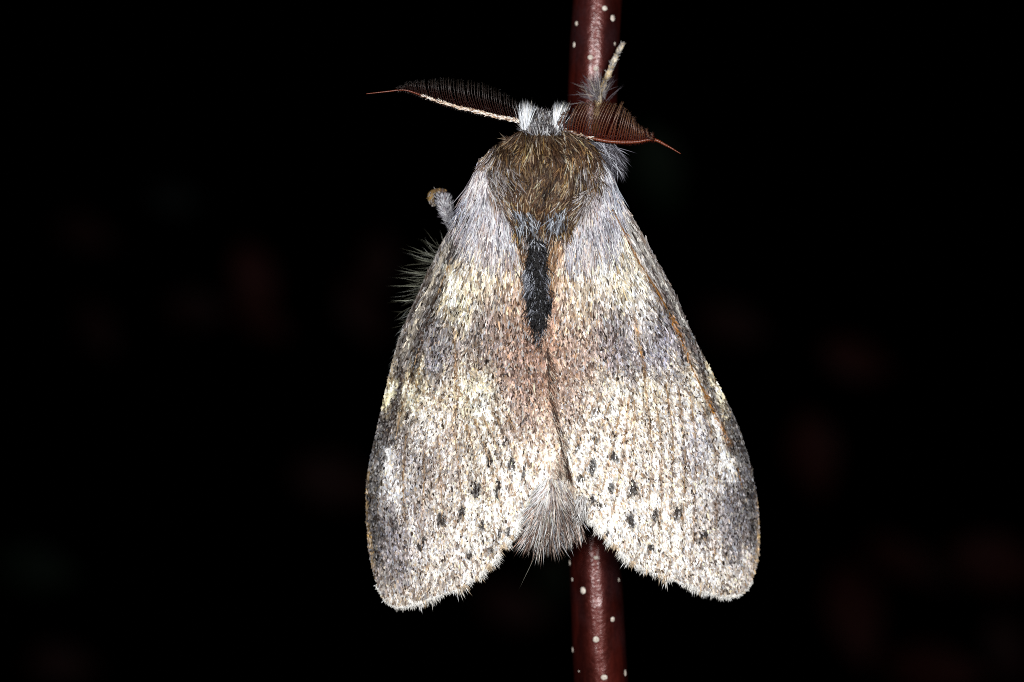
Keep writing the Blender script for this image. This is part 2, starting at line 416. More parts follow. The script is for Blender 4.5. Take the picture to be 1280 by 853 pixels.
CP = {'L': [
 (650,440,166,134,117),(645,480,162,136,122),(655,505,172,144,126),(635,425,164,140,126),
 (590,250,178,178,188),(575,285,152,147,147),(600,280,200,192,194),(630,270,190,172,168),(558,312,100,92,88),(548,330,155,145,132),(590,325,198,188,165),(568,350,218,208,184),(566,372,235,226,180),
 (610,340,210,196,172),(640,340,205,182,155),(530,375,112,102,94),(545,380,66,56,54),(510,410,132,124,112),(557,408,118,112,116),(600,400,150,136,128),(640,400,176,148,126),(662,400,176,136,110),
 (520,450,64,55,52),(500,450,112,104,92),(540,440,140,135,140),(580,450,160,146,138),(620,450,150,131,122),(660,470,168,138,120),(676,470,160,120,98),(487,495,176,158,120),(512,498,225,210,164),(500,512,82,68,56),
 (530,520,206,196,182),(555,520,190,176,160),(580,485,226,212,172),(610,510,236,230,205),(590,535,150,135,116),(640,520,166,142,128),(670,530,190,160,138),(690,555,222,196,165),
 (478,540,80,75,76),(492,548,108,102,104),(520,560,152,141,136),(560,570,166,150,136),(600,570,192,180,158),(640,570,206,192,172),(470,600,82,77,78),(487,605,228,224,218),(488,575,160,155,152),(520,610,160,148,140),
 (560,610,176,161,146),(600,620,206,196,176),(640,620,226,217,198),(464,650,92,87,87),(488,655,120,113,117),(520,655,170,158,150),(560,660,206,194,178),(610,660,218,209,190),(475,710,126,114,108),
 (500,705,148,138,140),(540,710,196,184,170),(580,700,208,195,180),(500,745,186,172,152),(550,735,182,167,148),(675,600,222,212,196),(655,625,228,220,204)],
 'R': [
 (712,440,178,148,130),(722,480,180,154,138),(708,420,182,150,130),(735,425,176,152,138),
 (750,230,165,165,176),(775,260,150,146,148),(740,280,186,168,168),(720,300,192,178,174),(704,320,186,142,104),(730,330,230,221,197),(757,330,226,219,202),(790,310,136,126,116),(802,305,128,118,114),(803,340,170,166,162),
 (782,345,216,207,174),(830,372,95,86,84),(700,400,186,150,126),(720,390,206,192,167),(750,378,192,178,162),(772,395,126,121,128),(805,392,212,207,198),(822,412,122,120,136),(850,400,82,72,70),(700,460,180,152,134),
 (730,450,172,147,132),(770,440,146,136,140),(800,440,140,131,132),(832,445,150,146,158),(862,432,72,62,60),(858,470,158,149,134),(884,462,206,192,160),(897,490,222,208,168),(890,512,86,72,54),(912,530,88,82,80),
 (695,510,186,160,142),(740,500,200,186,168),(780,500,217,208,190),(820,490,202,192,168),(850,500,186,176,167),(872,500,222,215,194),(705,560,206,192,168),(740,560,226,217,199),(790,550,196,182,162),(830,550,186,176,162),
 (872,550,164,160,167),(902,570,214,210,202),(926,562,88,84,83),(720,610,216,202,178),(760,610,226,217,199),(800,610,216,203,184),(840,610,196,184,168),(880,610,190,181,172),(910,620,130,124,129),(936,620,104,99,102),
 (760,660,231,222,204),(800,660,231,222,204),(840,660,216,207,189),(880,660,184,172,162),(920,660,124,117,121),(941,670,134,124,122),(800,700,216,207,189),(850,710,206,192,173),(890,710,188,176,164),(925,710,170,156,142),(900,738,202,192,174)]}
# narrow features: polyline, half width px, colour, strength
LINES = {'L': [
  ([(570,290),(548,335),(530,375),(515,412),(502,452)],3.2,(188,178,160),.7),([(556,330),(540,365),(524,402),(512,440)],2.6,(170,160,145),.55),([(582,275),(565,312),(550,345),(536,380),(522,420),(512,460)],3.6,(44,36,33),.95),([(541,332),(526,365),(512,400),(500,440)],2.6,(70,60,54),.8),
  ([(496,470),(491,500)],3,(236,226,190),.85),([(485,478),(482,500),(478,515)],3,(226,214,170),.85),([(499,480),(495,512),(486,535)],3.5,(52,42,36),.9),
  ([(580,268),(556,315),(534,360),(512,415),(500,460),(492,500)],9,(84,76,72),.85),([(486,520),(474,560),(467,600),(465,650),(472,700)],9,(76,70,68),.85),([(590,240),(580,270)],6,(130,130,138),.5),([(505,395),(497,430)],4,(150,140,125),.4),
  ([(486,640),(492,690),(500,725)],12,(128,118,120),.6),
  ([(576,290),(553,350),(540,385),(528,420),(519,455),(508,500)],5,(52,42,38),.8), ([(592,262),(574,300),(556,335)],4,(80,74,74),.6), ([(567,405),(570,450),(572,500)],2.5,(120,92,60),.6),
  ([(500,470),(495,500),(488,522),(480,545)],6,(66,54,48),.8), ([(484,500),(487,490),(490,478)],4,(246,238,200),.9), ([(512,485),(508,500),(514,516)],6,(244,238,210),.7),
  ([(560,330),(567,360),(566,384)],5,(248,244,222),.7), ([(576,470),(584,490),(590,504)],5,(246,240,214),.7), ([(607,505),(611,520)],5,(248,244,226),.9), ([(555,515),(560,528)],6,(232,222,200),.6),
  ([(487,560),(486,595),(490,625)],5,(235,232,230),.7),([(540,545),(530,530),(525,520)],4,(225,220,210),.6),
  ([(640,505),(630,540),(622,570)],4,(150,132,118),.4),([(638,375),(600,372),(566,388)],5,(98,80,70),.35),
  ([(655,605),(640,640),(634,668)],3,(160,140,120),.4),([(460,560),(458,640),(470,730)],2.5,(150,120,70),.6),
  ([(480,735),(520,738),(560,725),(600,700),(625,670)],4,(175,152,130),.5)],
 'R': [
  ([(776,256),(796,292),(818,332),(842,376),(862,418)],2.8,(196,192,184),.75),([(772,262),(792,300),(808,332),(830,368)],2.8,(206,204,200),.6),([(800,310),(822,350),(842,390)],3.0,(62,52,50),.85),([(788,272),(806,303),(828,342),(850,386)],2.4,(84,74,70),.75),
  ([(852,405),(866,432),(876,455)],5.5,(54,45,44),.85),([(890,508),(902,532),(918,566)],5,(60,52,48),.85),([(880,440),(893,468)],3,(200,192,170),.7),
  ([(786,280),(810,322),(832,362),(854,412),(874,456),(890,505)],9,(92,84,80),.8),([(912,525),(928,570),(938,620),(942,670)],10,(78,73,72),.8),([(915,600),(918,650),(915,690)],14,(124,116,120),.6),([(800,300),(820,340)],3,(190,186,180),.5),
  ([(765,262),(785,300),(797,325),(822,365),(836,390)],3.5,(96,64,30),.8),([(836,390),(850,420),(862,455)],2.8,(140,90,24),.85),([(876,480),(886,502),(900,532),(915,560)],2.8,(140,92,30),.8),
  ([(840,370),(852,400),(864,430),(876,458)],7,(66,56,54),.6),([(888,505),(905,535),(920,560)],6,(80,70,66),.6),([(790,385),(797,420),(804,450),(806,480)],2.2,(140,100,55),.6),
  ([(785,262),(800,285),(812,310)],4,(110,84,50),.5),([(778,290),(795,330),(806,352)],6,(232,226,200),.6),([(885,455),(896,480),(902,497)],5,(240,228,190),.7),([(893,520),(905,560),(916,600)],5,(232,230,226),.7),
  ([(735,520),(748,505),(758,515),(768,500),(775,520)],4.5,(240,234,220),.7),([(806,480),(800,470),(810,500)],5,(240,232,210),.6),([(695,300),(690,380),(686,440),(690,500)],6,(176,128,98),.5),
  ([(770,330),(770,370)],3,(150,120,80),.4),([(868,470),(873,495)],5,(240,232,215),.6),([(822,520),(824,545)],5,(238,230,212),.6),
  ([(947,600),(949,680),(936,735)],2.5,(170,140,95),.6),([(790,705),(840,722),(890,738),(925,738)],4,(180,158,136),.5)]}
VEINS = {'L': [[(583,532),(596,575),(607,611),(616,640)],[(567,532),(573,580),(577,627),(580,670)],[(530,560),(530,600),(528,640),(527,690)],[(603,520),(622,560),(639,607),(643,650)],[(617,516),(640,560),(660,610)],
               [(567,409),(569,444),(572,500),(560,560)],[(576,289),(553,352),(532,409),(517,459),(500,520),(490,580)],[(548,545),(552,610),(552,690)],[(508,540),(504,600),(508,690)],[(632,515),(652,555),(668,600)],[(592,520),(612,575),(626,625),(628,660)]],
         'R': [[(765,262),(785,300),(797,325),(822,365),(850,420),(864,458),(886,502),(915,560),(930,620)],[(790,385),(797,420),(803,450),(806,480),(812,530),(814,568),(811,640)],[(832,480),(841,545),(840,614),(838,680)],[(862,490),(870,556),(868,633),(866,700)],
               [(880,510),(895,568),(895,672),(890,720)],[(793,500),(792,560),(785,630)],[(778,500),(765,560),(750,625)],[(764,500),(742,555),(728,600)],[(848,485),(856,560),(854,640),(850,705)],[(818,490),(827,560),(826,640),(822,700)],[(750,490),(724,545),(712,580)],[(786,500),(779,560),(768,630),(762,655)]]}
SPOTS = {'L': [(611,578,4,6),(639,580,4,7),(631,552,3,6),(597,608,6,9),(593,618,5,5),(621,613,3,8),(550,653,4,8),(578,645,4,9),(525,679,6,5),(622,663,3,6),(634,664,5,3),(588,691,4,7),(605,656,3,8),(612,690,3,4),(655,585,2.5,7)],
         'R': [(743,550,5,6),(740,581,4,8),(726,595,4,5),(768,571,4,7),(763,608,4,7),(742,626,5,6),(748,630,3,4),(791,611,7,7),(820,644,5,8),(847,646,3,9),(878,672,6,5),(814,689,5,5),(788,652,4,8),(757,668,3,5),(722,560,2.5,5)]}

def wing_uv(side, x, y):
    """across the wing (0 front edge .. 1 inner edge, in about photo pixels) and along it"""
    a_, b_ = FLOW[side]
    da, _, _ = polydist(resample(a_, 8.0), x, y); db, _, _ = polydist(resample(b_, 8.0), x, y)
    return 210 * da / (da + db + 1e-6), y

def wing_color(side, x, y, ang, per_scale=True):
    cp = np.array(CP[side], float); cl = lin(cp[:, 2:]) * np.array([1.0, 0.975, 0.96])
    br = (cl.mean(1) > 0.30) & (cp[:, 1] > 515); cl[br] *= 1.22
    br = (cl.mean(1) > 0.26) & (cp[:, 1] < 395); cl[br] *= 1.18
    cp = cp.copy()
    u, v = wing_uv(side, x, y)
    # wander the sampling so that patches have ragged, streaky edges
    wx = x + 14 * (vnoise(u / 12, v / 30, 21) - 0.5) + 8 * (vnoise(u / 4, v / 14, 22) - 0.5)
    wy = y + 34 * (vnoise(u / 9, v / 40, 23) - 0.5) + 22 * (vnoise(u / 3, v / 20, 24) - 0.5)
    d2 = (wx[:, None] - cp[None, :, 0]) ** 2 * 1.3 + ((wy[:, None] - cp[None, :, 1]) * 0.75) ** 2
    wgt = np.exp(-d2 / (2 * 15.5 ** 2)) + 2e-3 / (1 + d2 / 400) ** 2
    c = (wgt[..., None] * cl[None]).sum(1) / wgt.sum(1)[:, None]
    for line, hw, col, st in [l_ for l_ in LINES[side] if l_[1] > 3.7 or not per_scale]:
        wn = 0.2 if hw < 6 else 0.5
        d, _, _ = polydist(line, wx * wn + x * (1 - wn), wy * wn + y * (1 - wn))
        a = (min(1, st * 1.12) * np.clip(1.45 - d / hw, 0, 1) * (0.5 + 0.9 * vnoise(u / 2.5, v / 12, 33)).clip(0, 1))[:, None]
        c = c * (1 - a) + lin(col) * a
    for line in VEINS[side]:
        d, _, S_ = polydist(line, x, y)
        a = 0.9 * np.exp(-(d / 2.1) ** 2)[:, None] * (0.3 + 0.9 * vnoise(x / 5, y / 9, 31))[:, None] * np.clip(4 * (1 - S_), 0, 1)[:, None]
        c = c * (1 - a) + c * a * np.array([0.66, 0.42, 0.20])
        b_ = 0.30 * np.exp(-((d - 6.5) / 3.0) ** 2)[:, None]          # paler between the veins
        c = c * (1 + b_ * 0.8)
    grey = c.mean(1, keepdims=True); c = grey + (c - grey) * np.interp(y, [480, 560], [0.88, 0.66])[:, None]
    if per_scale:
        n = len(x)
        # fine streaks along the wing and single light or dark scales
        st = vnoise(u / 1.4, v / 6.0, 41) * 0.7 + vnoise(u / 4.0, v / 24.0, 42) * 0.3
        lum = c.mean(1)
        gr = vnoise(u / 1.3, v / 2.6, 44)
        g = np.exp(rng.normal(0, 0.30, n) + 2.1 * (st - 0.5) + 1.5 * (gr - 0.5)) * 0.93
        dark = rng.random(n) < 0.21 * np.clip(1.3 - lum, 0.3, 1.2) * (0.5 + vnoise(u / 7, v / 18, 43))
        g = np.where(dark, g * 0.15, g)
        c = c * g[:, None] * np.where((g < 0.55)[:, None], [1.16, 0.96, 0.84], [1.0, 1.0, 1.0])      # dark scales are brown
        light = (rng.random(n) < 0.5) & (vnoise(u / 1.6 + 9, v / 4.2, 46) > 0.70)
        c[light] = c[light] * 0.35 + 0.65 * lin((242, 239, 232)) * np.clip(lum[light] * 2.4, 0.2, 1)[:, None]
        hue = rng.random(n)
        tint = np.where((hue < 0.12)[:, None], [1.08, 0.97, 0.76], np.where((hue > 0.76)[:, None], [0.90, 0.98, 1.14], [1.0, 1.0, 1.0]))
        c = c * tint
    for line, hw, col, st in [l_ for l_ in LINES[side] if l_[1] <= 3.7 and per_scale]:
        d, _, S_ = polydist(line, wx * .12 + x * .88, wy * .12 + y * .88)
        a = (st * np.clip(1.5 - d / hw, 0, 1) * np.clip(6 * S_, 0, 1) * np.clip(6 * (1 - S_), 0, 1) * (0.35 + 1.1 * vnoise(u / 2, v / 11, 35)).clip(0, 1))[:, None]
        a = a * (rng.random((len(x), 1)) < .72)
        c = c * (1 - a) + lin(col) * a * np.exp(rng.normal(0, .5, (len(x), 1)) + 1.6 * (vnoise(u / 1.6, v / 5.0, 47) - .5)[:, None])
    for sx, sy, rx, ry in SPOTS[side]:
        r = np.hypot((wx * .4 + x * .6 - sx) / rx, (wy * .4 + y * .6 - sy) / ry)
        a = 0.96 * np.clip(2.0 - 1.4 * r, 0, 1)[:, None] * (rng.random(len(x)) < 0.88)[:, None]
        c = c * (1 - a) + lin((34, 27, 25)) * a
    return np.clip(c, 0.004, 0.93)

def wing_scales(side, n, lift0=0.02):
    pts = scatter(OUT[side]['poly'], n); x, y = pts[:, 0], pts[:, 1]
    a = flow(side, x, y)
    col = wing_color(side, x, y, a)
    base = np.clip((470 - y) / 190, 0, 1)                       # hair-like near the base, broader scales further out
    L = (4.6 + 7.0 * base) * np.exp(rng.normal(0, 0.28, n)); Wd = (1.9 - 0.6 * base) * np.exp(rng.normal(0, 0.22, n))
    ang = a + rng.normal(0, 0.26 - 0.15 * base, n) + 0.5 * (vnoise(x / 6, y / 9, 45) - 0.5)
    tilt = np.abs(rng.normal(0.22, 0.16, n)) / (1 + 0.8 * base); roll = rng.normal(0, 0.35, n)
    curl = rng.normal(0, 0.6, n)
    rows = [(-0.5, 0.55), (0.15, 1.0), (0.5, 0.45)]
    vs = []
    for t, wf in rows:
        for s in (-1, 1):
            cx = x + np.cos(ang) * L * t - np.sin(ang) * (s * wf * Wd / 2 + curl * t * t)
            cy = y + np.sin(ang) * L * t + np.cos(ang) * (s * wf * Wd / 2 + curl * t * t)
            h = wing_h(cx, cy) + lift0 + ((t + 0.5) * L * np.sin(tilt) * (1.15 - 0.35 * (t + 0.5)) + s * wf * Wd / 2 * np.sin(roll)) / PPM + 0.02
            if side == 'L': h = h + 0.14 * np.clip((cx - 660) / 30, 0, 1)
            vs.append(P(cx, cy, h))
    V = np.stack(vs, 1).reshape(-1, 3)
    off = (np.arange(n) * 6)[:, None, None]
    Q = (off + np.array([[0, 1, 3, 2], [2, 3, 5, 4]])[None]).reshape(-1, 4)
    return V, Q, np.repeat(col, 6, axis=0)

def wing(side, nscale, label):
    poly = OUT[side]['poly']
    lo, hi = poly.min(0), poly.max(0)
    gx, gy = np.meshgrid(np.arange(lo[0], hi[0], 6.0), np.arange(lo[1], hi[1], 6.0)); g = np.column_stack([gx.ravel(), gy.ravel()])
    g = g[inside(poly, g[:, 0], g[:, 1])]
    d, _, _ = polydist(np.vstack([poly, poly[:1]]), g[:, 0], g[:, 1]); g = g[d > 3.0]
    nb = len(poly); pts = np.vstack([poly, g])
    res = delaunay_2d_cdt([Vector(p) for p in pts], [], [list(range(nb))], 1, 1e-4)
    vc = np.array([tuple(v) for v in res[0]]); tri = np.array([list(f) for f in res[2]])
    x, y = vc[:, 0], vc[:, 1]; h = wing_h(x, y)
    if side == 'L': h = h + 0.14 * np.clip((x - 660) / 30, 0, 1)
    top = P(x, y, h); bot = P(x, y, h - 0.07); n = len(vc)
    # orientation: front faces the lens
    a, b, c = vc[tri[:, 0]], vc[tri[:, 1]], vc[tri[:, 2]]
    cr = (b[:, 0] - a[:, 0]) * (c[:, 1] - a[:, 1]) - (b[:, 1] - a[:, 1]) * (c[:, 0] - a[:, 0])
    tri[cr > 0] = tri[cr > 0][:, ::-1]
    e = np.vstack([tri[:, [0, 1]], tri[:, [1, 2]], tri[:, [2, 0]]]); key = {(p, q_) for p, q_ in e}
    rim = np.array([[p, q_, q_ + n, p + n] for p, q_ in e if (q_, p) not in key])[:, ::-1]
    ang = flow(side, x, y); col = wing_color(side, x, y, ang, False) * 0.6
    wobj = mesh('forewing', np.vstack([top, bot]), [np.vstack([tri, tri[:, ::-1] + n]), rim], M['membrane'], root, np.vstack([col, col]), label=label)
    V, Q, cc = wing_scales(side, nscale)
    _s = mesh('wing_scales', V, Q, M['scale'], wobj, cc, False, 'stuff')
    # raised veins, ochre where rubbed bare
    for k, line in enumerate(VEINS[side]):
        qv = resample(line, 4.0); t = np.linspace(0, 1, len(qv))
        strong = k == 0 and side == 'R'
        r = (1.2 if strong else 0.85) * (1 - 0.55 * t) * (0.75 + 0.5 * vnoise(t * 20, 0 * t + k, 51)) / PPM
        hv = wing_h(qv[:, 0], qv[:, 1]) + (0.14 if strong else 0.12) * vnoise(t * 16, 0 * t + 7 * k, 52) + 0.005
        Vv, Fq, Ft = tube_arrays(P(qv[:, 0], qv[:, 1], hv), r * MM, 6, 0.1)
        cv = lin((120, 80, 32)) if strong else lin((150, 122, 88))
        mesh('vein', Vv, [Fq, Ft], M['vein'], wobj, np.tile(cv, (len(Vv), 1)) * np.exp(rng.normal(0, .3, (len(Vv), 1))))
    # fringe of the outer margin
    fr = Hair()
    om = np.vstack([OUT[side]['costa'][-9:-1], OUT[side]['outer']]); om = resample(om, 1.0); tg = np.gradient(om, axis=0)
    ends = lambda k: np.interp(k / len(om), [0, .12, .22, .97, 1], [.25, .55, 1, 1, .7])
    for dens, L0, hh in ((7, 6.5, 0.02), (7, 9.5, -0.03)):
        idx = rng.integers(0, len(om), len(om) * dens)
        px, py = (om[idx] + rng.normal(0, 1.2, (len(idx), 2))).T
        na = np.arctan2(tg[idx, 1], tg[idx, 0]) + (-1.5708 if side == 'R' else -1.5708)
        na = np.where(np.cos(na) * (px - 684 + (150 if side == 'L' else -150)) + np.sin(na) * (py - 600) < 0, na + np.pi, na)
        fl = flow(side, px, py)
        an = np.arctan2(np.sin(na) + 0.7 * np.sin(fl), np.cos(na) + 0.7 * np.cos(fl)) + rng.normal(0, .16, len(idx))
        pt = vnoise(idx / 7.0, 0 * idx, 61) + 0.5 * vnoise(idx / 2.5, 0 * idx, 62)
        c_ = np.where((pt < 0.42)[:, None], lin((196, 176, 150)), lin((240, 236, 228))) * np.exp(rng.normal(0, .25, (len(idx), 1)))
        fr.add(px, py, wing_h(px, py) + hh, an, L0 * np.exp(rng.normal(0, .22, len(idx))) * (0.4 + 0.95 * vnoise(idx / 4.0, 0 * idx, 63)) * ends(idx), 1.7, 0.08, rng.normal(0, 1, len(idx)), np.clip(c_, 0, .93), blunt=0.35)
    fr.build('fringe', M['fur'], wobj)
    return wobj
WL = wing('L', 105000, 'forewing with cream blotch beside a dark streak along its front edge')
WR = wing('R', 112000, 'forewing with ochre vein running inside its front edge')

# ---- fur of the thorax
def blendw(x, c, s): return 1 / (1 + np.exp(-(x - c) / s))
def back_h(x, y): return np.maximum(body_h(x, y), np.where(np.abs(x - 682) > 20, wing_h(x, y), -9))
fu = Hair()
# brown middle: hair sweeps back from the collar and in towards the middle line
pl = [(634,172),(652,163),(706,163),(728,172),(746,186),(752,205),(748,235),(730,264),(712,284),(690,292),(664,292),(645,284),(626,264),(608,235),(602,210),(612,186)]
n = 10500; p_ = scatter(pl, n); x, y = p_.T; dx = x - 680
sweep = np.interp(y, [160, 180, 205, 240, 290], [-1.25, -0.75, -0.05, 0.50, 0.30])
clump = vnoise(x / 6.5 + dx * dx / 900, y / 12, 71)
ang = np.pi / 2 + np.clip(dx / 62, -1, 1) * sweep + 1.2 * (clump - .5) + 0.7 * (vnoise(x / 24, y / 30, 70) - .5) + rng.normal(0, .11, n)
edge = np.abs(dx) / 68
c0 = mixpick([(66,45,31),(92,67,47),(132,102,66),(178,156,126),(36,25,19),(212,198,176)], [.40, .26, .09, .09, .12, .04], n, .25)
pale = mixpick([(200,192,192),(160,150,150),(226,222,222),(150,126,108),(110,98,94)], [.3, .22, .23, .13, .12], n, .25)
pe = edge + 0.5 * (vnoise(x / 9, y / 34, 72) - .5) + 0.16 * np.clip((y - 235) / 40, 0, 1) - 0.35 * np.clip((205 - y) / 30, 0, 1)
wgt = (rng.random(n) < blendw(pe, 0.86, 0.09)) | (rng.random(n) < np.clip((y - 276) / 20, 0, .6))
c0[wgt] = pale[wgt]
gold = (vnoise(x / 10, y / 22, 73) > 0.68) & (rng.random(n) < .3) & ~wgt
c0[gold] = mixpick([(168,134,80),(146,112,76),(196,172,128)], [.4,.3,.3], int(gold.sum()))
c0 = c0 * np.exp(1.5 * (clump - .5))[:, None]
fu.add(x, y, -0.04, ang, rng.uniform(16, 38, n), rng.uniform(1.0, 2.1, n), rng.uniform(.3, 1.0, n), rng.normal(0, 2.5, n) + 15 * (vnoise(x / 12, y / 12, 74) - .5), np.clip(c0 * .28, 0, .9), np.clip(c0 * 1.3, 0, .9), droop=0.8, segs=4, surf=back_h)  # dark roots, lighter tips: shading for depth put into the hair colour
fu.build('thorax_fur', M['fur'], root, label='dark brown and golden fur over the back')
# pale shoulder covers on both sides, thinning out over the wing base
for s in (-1, 1):
    fu = Hair()
    if s < 0: pl = [(598,204),(610,192),(626,204),(634,240),(642,280),(648,318),(628,326),(604,312),(582,296),(576,270),(586,232)]
    else:     pl = [(768,222),(752,196),(738,202),(732,240),(722,275),(706,300),(712,324),(740,326),(764,312),(774,276),(772,244)]
    n = 7600; p_ = scatter(pl, n); x, y = p_.T
    keep = rng.random(n) < np.clip((338 - y) / 60, 0, 1); x, y = x[keep], y[keep]; n = len(x)
    ctr = 612 if s < 0 else 746
    lean = np.interp((x - ctr) * s, [-40, -10, 15, 40], [0.06, 0.0, -0.30, -0.42]) * s
    ang = np.pi / 2 + lean + rng.normal(0, .10, n) + .45 * (vnoise(x / 7, y / 26, 75) - .5)
    c0 = mixpick([(222,218,222),(192,186,192),(140,134,142),(212,190,182),(84,76,80),(248,248,250)], [.25,.19,.14,.14,.11,.17], n, .3)
    cool = vnoise(x / 16, y / 40, 76)[:, None]
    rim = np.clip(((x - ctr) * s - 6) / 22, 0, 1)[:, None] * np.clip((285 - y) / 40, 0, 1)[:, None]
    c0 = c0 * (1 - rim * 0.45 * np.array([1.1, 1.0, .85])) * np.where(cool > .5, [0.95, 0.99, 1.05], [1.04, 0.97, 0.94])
    c0 = c0 * np.exp(1.3 * (vnoise(x / 4, y / 22, 77) - .5))[:, None]
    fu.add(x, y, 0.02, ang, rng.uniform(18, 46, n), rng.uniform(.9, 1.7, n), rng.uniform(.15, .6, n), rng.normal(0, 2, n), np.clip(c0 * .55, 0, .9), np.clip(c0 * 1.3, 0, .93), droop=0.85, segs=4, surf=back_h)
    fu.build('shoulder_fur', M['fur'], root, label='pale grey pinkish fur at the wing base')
# blue-white hairs above the black crest, ochre hair beside it
fu = Hair()
n = 150; x = np.where(rng.random(n) < .5, 654, 698) + rng.normal(0, 7, n); y = 266 + 24 * rng.random(n) - 0.006 * (x - 673) ** 2
fu.add(x, y, 0.25, np.pi / 2 + (x - 672) / 60 * .55 + rng.normal(0, .3, n), rng.uniform(12, 26, n), rng.uniform(1, 1.6, n), rng.uniform(.3, .8, n), rng.normal(0, 2, n), mixpick([(150,156,168),(214,220,228),(100,98,102),(60,54,52)], [.3,.3,.2,.2], n), droop=.9, surf=back_h)
for cx, tx in ((652, 657), (696, 692)):
    n = 420; y = rng.uniform(290, 362, n); x = cx + (tx - cx) * (y - 300) / 45 + rng.normal(0, 4.5, n)
    fu.add(x, y, np.maximum(wing_h(x, y), 2.2) + .02, np.pi / 2 + (0.30 if cx > 672 else -0.30) + rng.normal(0, .14, n), rng.uniform(14, 28, n), 1.2, .15, rng.normal(0, 2, n), mixpick([(146,106,66),(92,64,42),(176,144,108),(214,202,188),(50,36,28)], [.3,.25,.15,.15,.15], n, .3))
fu.build('collar_fur', M['fur'], root)
# black dorsal crest between the wings
cr = Hair()
pl = [(664,286),(682,286),(684,305),(690,330),(694,352),(689,372),(687,400),(684,425),(680,437),(674,424),(664,404),(657,384),(650,358),(656,334),(663,310)]
n = 3800; p_ = scatter(pl, n); x, y = p_.T
mid = np.interp(y, [290, 435], [671, 678])
blue = (rng.random(n) < 0.04 + 0.62 * np.exp(-((y - 352) / 20) ** 2) * (np.abs(x - mid) > 6) + .30 * (vnoise(x / 4, y / 8, 81) > .78))
c0 = mixpick([(13,11,13),(24,20,23),(8,7,8)], [.4,.25,.35], n, .3); c0[blue] = mixpick([(140,144,156),(100,102,112),(190,194,202)], [.4,.38,.22], int(blue.sum()))
hc = 2.15 + 0.75 * np.sqrt(np.clip(1 - ((x - mid) / 20) ** 2, 0, 1))
cr.add(x, y, hc - .1, np.pi / 2 + (x - mid) / 20 * .35 + rng.normal(0, .4, n), rng.uniform(7, 20, n), rng.uniform(1.0, 1.8, n), rng.uniform(.1, .45, n), rng.normal(0, 2, n), c0, droop=.8)
cr.build('dorsal_crest', M['fur'], root, label='narrow black tufted crest between the wing bases')
# inner margins: peach fringe lying along the line where the wings meet
fu = Hair()
for line, aa0, hi in (([(664,395),(676,428),(682,455),(684,500),(692,530),(699,556),(694,580),(684,605),(674,622)], 1.30, .14), ([(690,395),(686,430),(685,470),(688,500),(696,540),(704,575),(714,606),(722,626)], 1.62, .03)):
    lq = resample(line, 1.0); m = 2400; k = rng.integers(0, len(lq), m); x, y = (lq[k] + rng.normal(0, 3.0, (m, 2))).T
    c0 = mixpick([(186,150,128),(158,118,96),(206,180,158),(104,72,54),(220,204,188)], [.3,.24,.22,.14,.1], m, .25)
    c1 = mixpick([(232,218,198),(206,190,174),(186,156,136),(242,238,230),(120,100,86)], [.36,.22,.18,.16,.08], m, .2)
    f = (rng.random(m) < blendw(y, 525, 20))[:, None]
    fu.add(x, y, wing_h(x, y) + hi, aa0 + rng.normal(0, .2, m), rng.uniform(8, 22, m), rng.uniform(.9, 1.6, m), rng.uniform(.0, .3, m), rng.normal(0, 2, m), np.where(f, c1, c0))
lq = resample([(684,436),(686,470),(689,500),(696,530),(703,560),(711,595)], 1.0); m = 230; k = rng.integers(0, len(lq), m); x, y = (lq[k] + rng.normal(0, 1.6, (m, 2))).T
fu.add(x, y, wing_h(x, y) + .2, 1.33 + rng.normal(0, .12, m), rng.uniform(8, 16, m), 1.3, .1, 0., mixpick([(60,38,26),(86,58,40),(40,26,20)], [.4,.3,.3], m))  # dark hairs drawn along the seam in place of the shaded gap between wings
fu.build('inner_margin_fringe', M['fur'], root)
# tail tuft
fu = Hair()
n = 3000; y = 598 + 60 * rng.random(n) ** .8; hw = np.interp(y, [598, 612, 640, 658], [16, 24, 35, 36]); u = rng.uniform(-1, 1, n); x = 690 + u * hw
hh = np.interp(y, [580, 625, 660], [3.35, 3.25, 2.4]) - 1.1 * u * u - rng.uniform(0, 1.2, n) * np.clip((y - 615) / 30, 0, 1)
cl = vnoise(x / 5, y / 16, 86)
c0 = mixpick([(222,210,202),(186,166,154),(134,110,98),(246,244,244),(84,64,54),(214,218,230)], [.21,.24,.22,.12,.13,.08], n, .25)
up = rng.random(n) < np.clip((630 - y) / 26, 0, .7); c0[up] = mixpick([(236,222,204),(212,202,196),(160,154,156),(244,240,236)], [.4,.25,.2,.15], int(up.sum()))
c0 = c0 * 1.25 * np.exp(1.5 * (cl - .5))[:, None]
fu.add(x, y, hh, np.pi / 2 - u * 0.12 + 0.10 + 1.1 * (cl - .5) + rng.normal(0, .2, n), np.interp(y, [580, 650], [18, 40]) * rng.uniform(.45, 1.3, n) * (1.12 - .42 * np.abs(u + .25)), rng.uniform(1.0, 2.0, n), rng.uniform(-.2, .4, n), rng.normal(0, 2.5, n), np.clip(c0, 0, .93), droop=.8, segs=4)
m = 90; fu.add(rng.normal(727, 3.5, m), rng.uniform(618, 642, m), 2.3 + .5 * rng.random(m), 1.75 + rng.normal(0, .2, m), rng.uniform(8, 20, m), 1.5, .1, rng.normal(0, 2, m), mixpick([(240,238,236),(206,200,196),(150,140,134)], [.5,.3,.2], m))
k = 22; fu.add(rng.uniform(662, 712, k), rng.uniform(655, 675, k), np.full(k, 1.2), np.pi / 2 + rng.normal(.2, .35, k), rng.uniform(22, 40, k), .7, 0, rng.normal(0, 3, k), lin((150, 140, 132)))
fu.add(np.array([680., 676]), np.array([672., 664]), np.array([1., 1.]), np.array([2.02, 2.2]), np.array([78., 34]), np.array([.8, .6]), 0., 0., lin((150, 148, 136)))
fu.build('tail_tuft', M['fur'], root, label='grey brown hair tuft at the tail end')

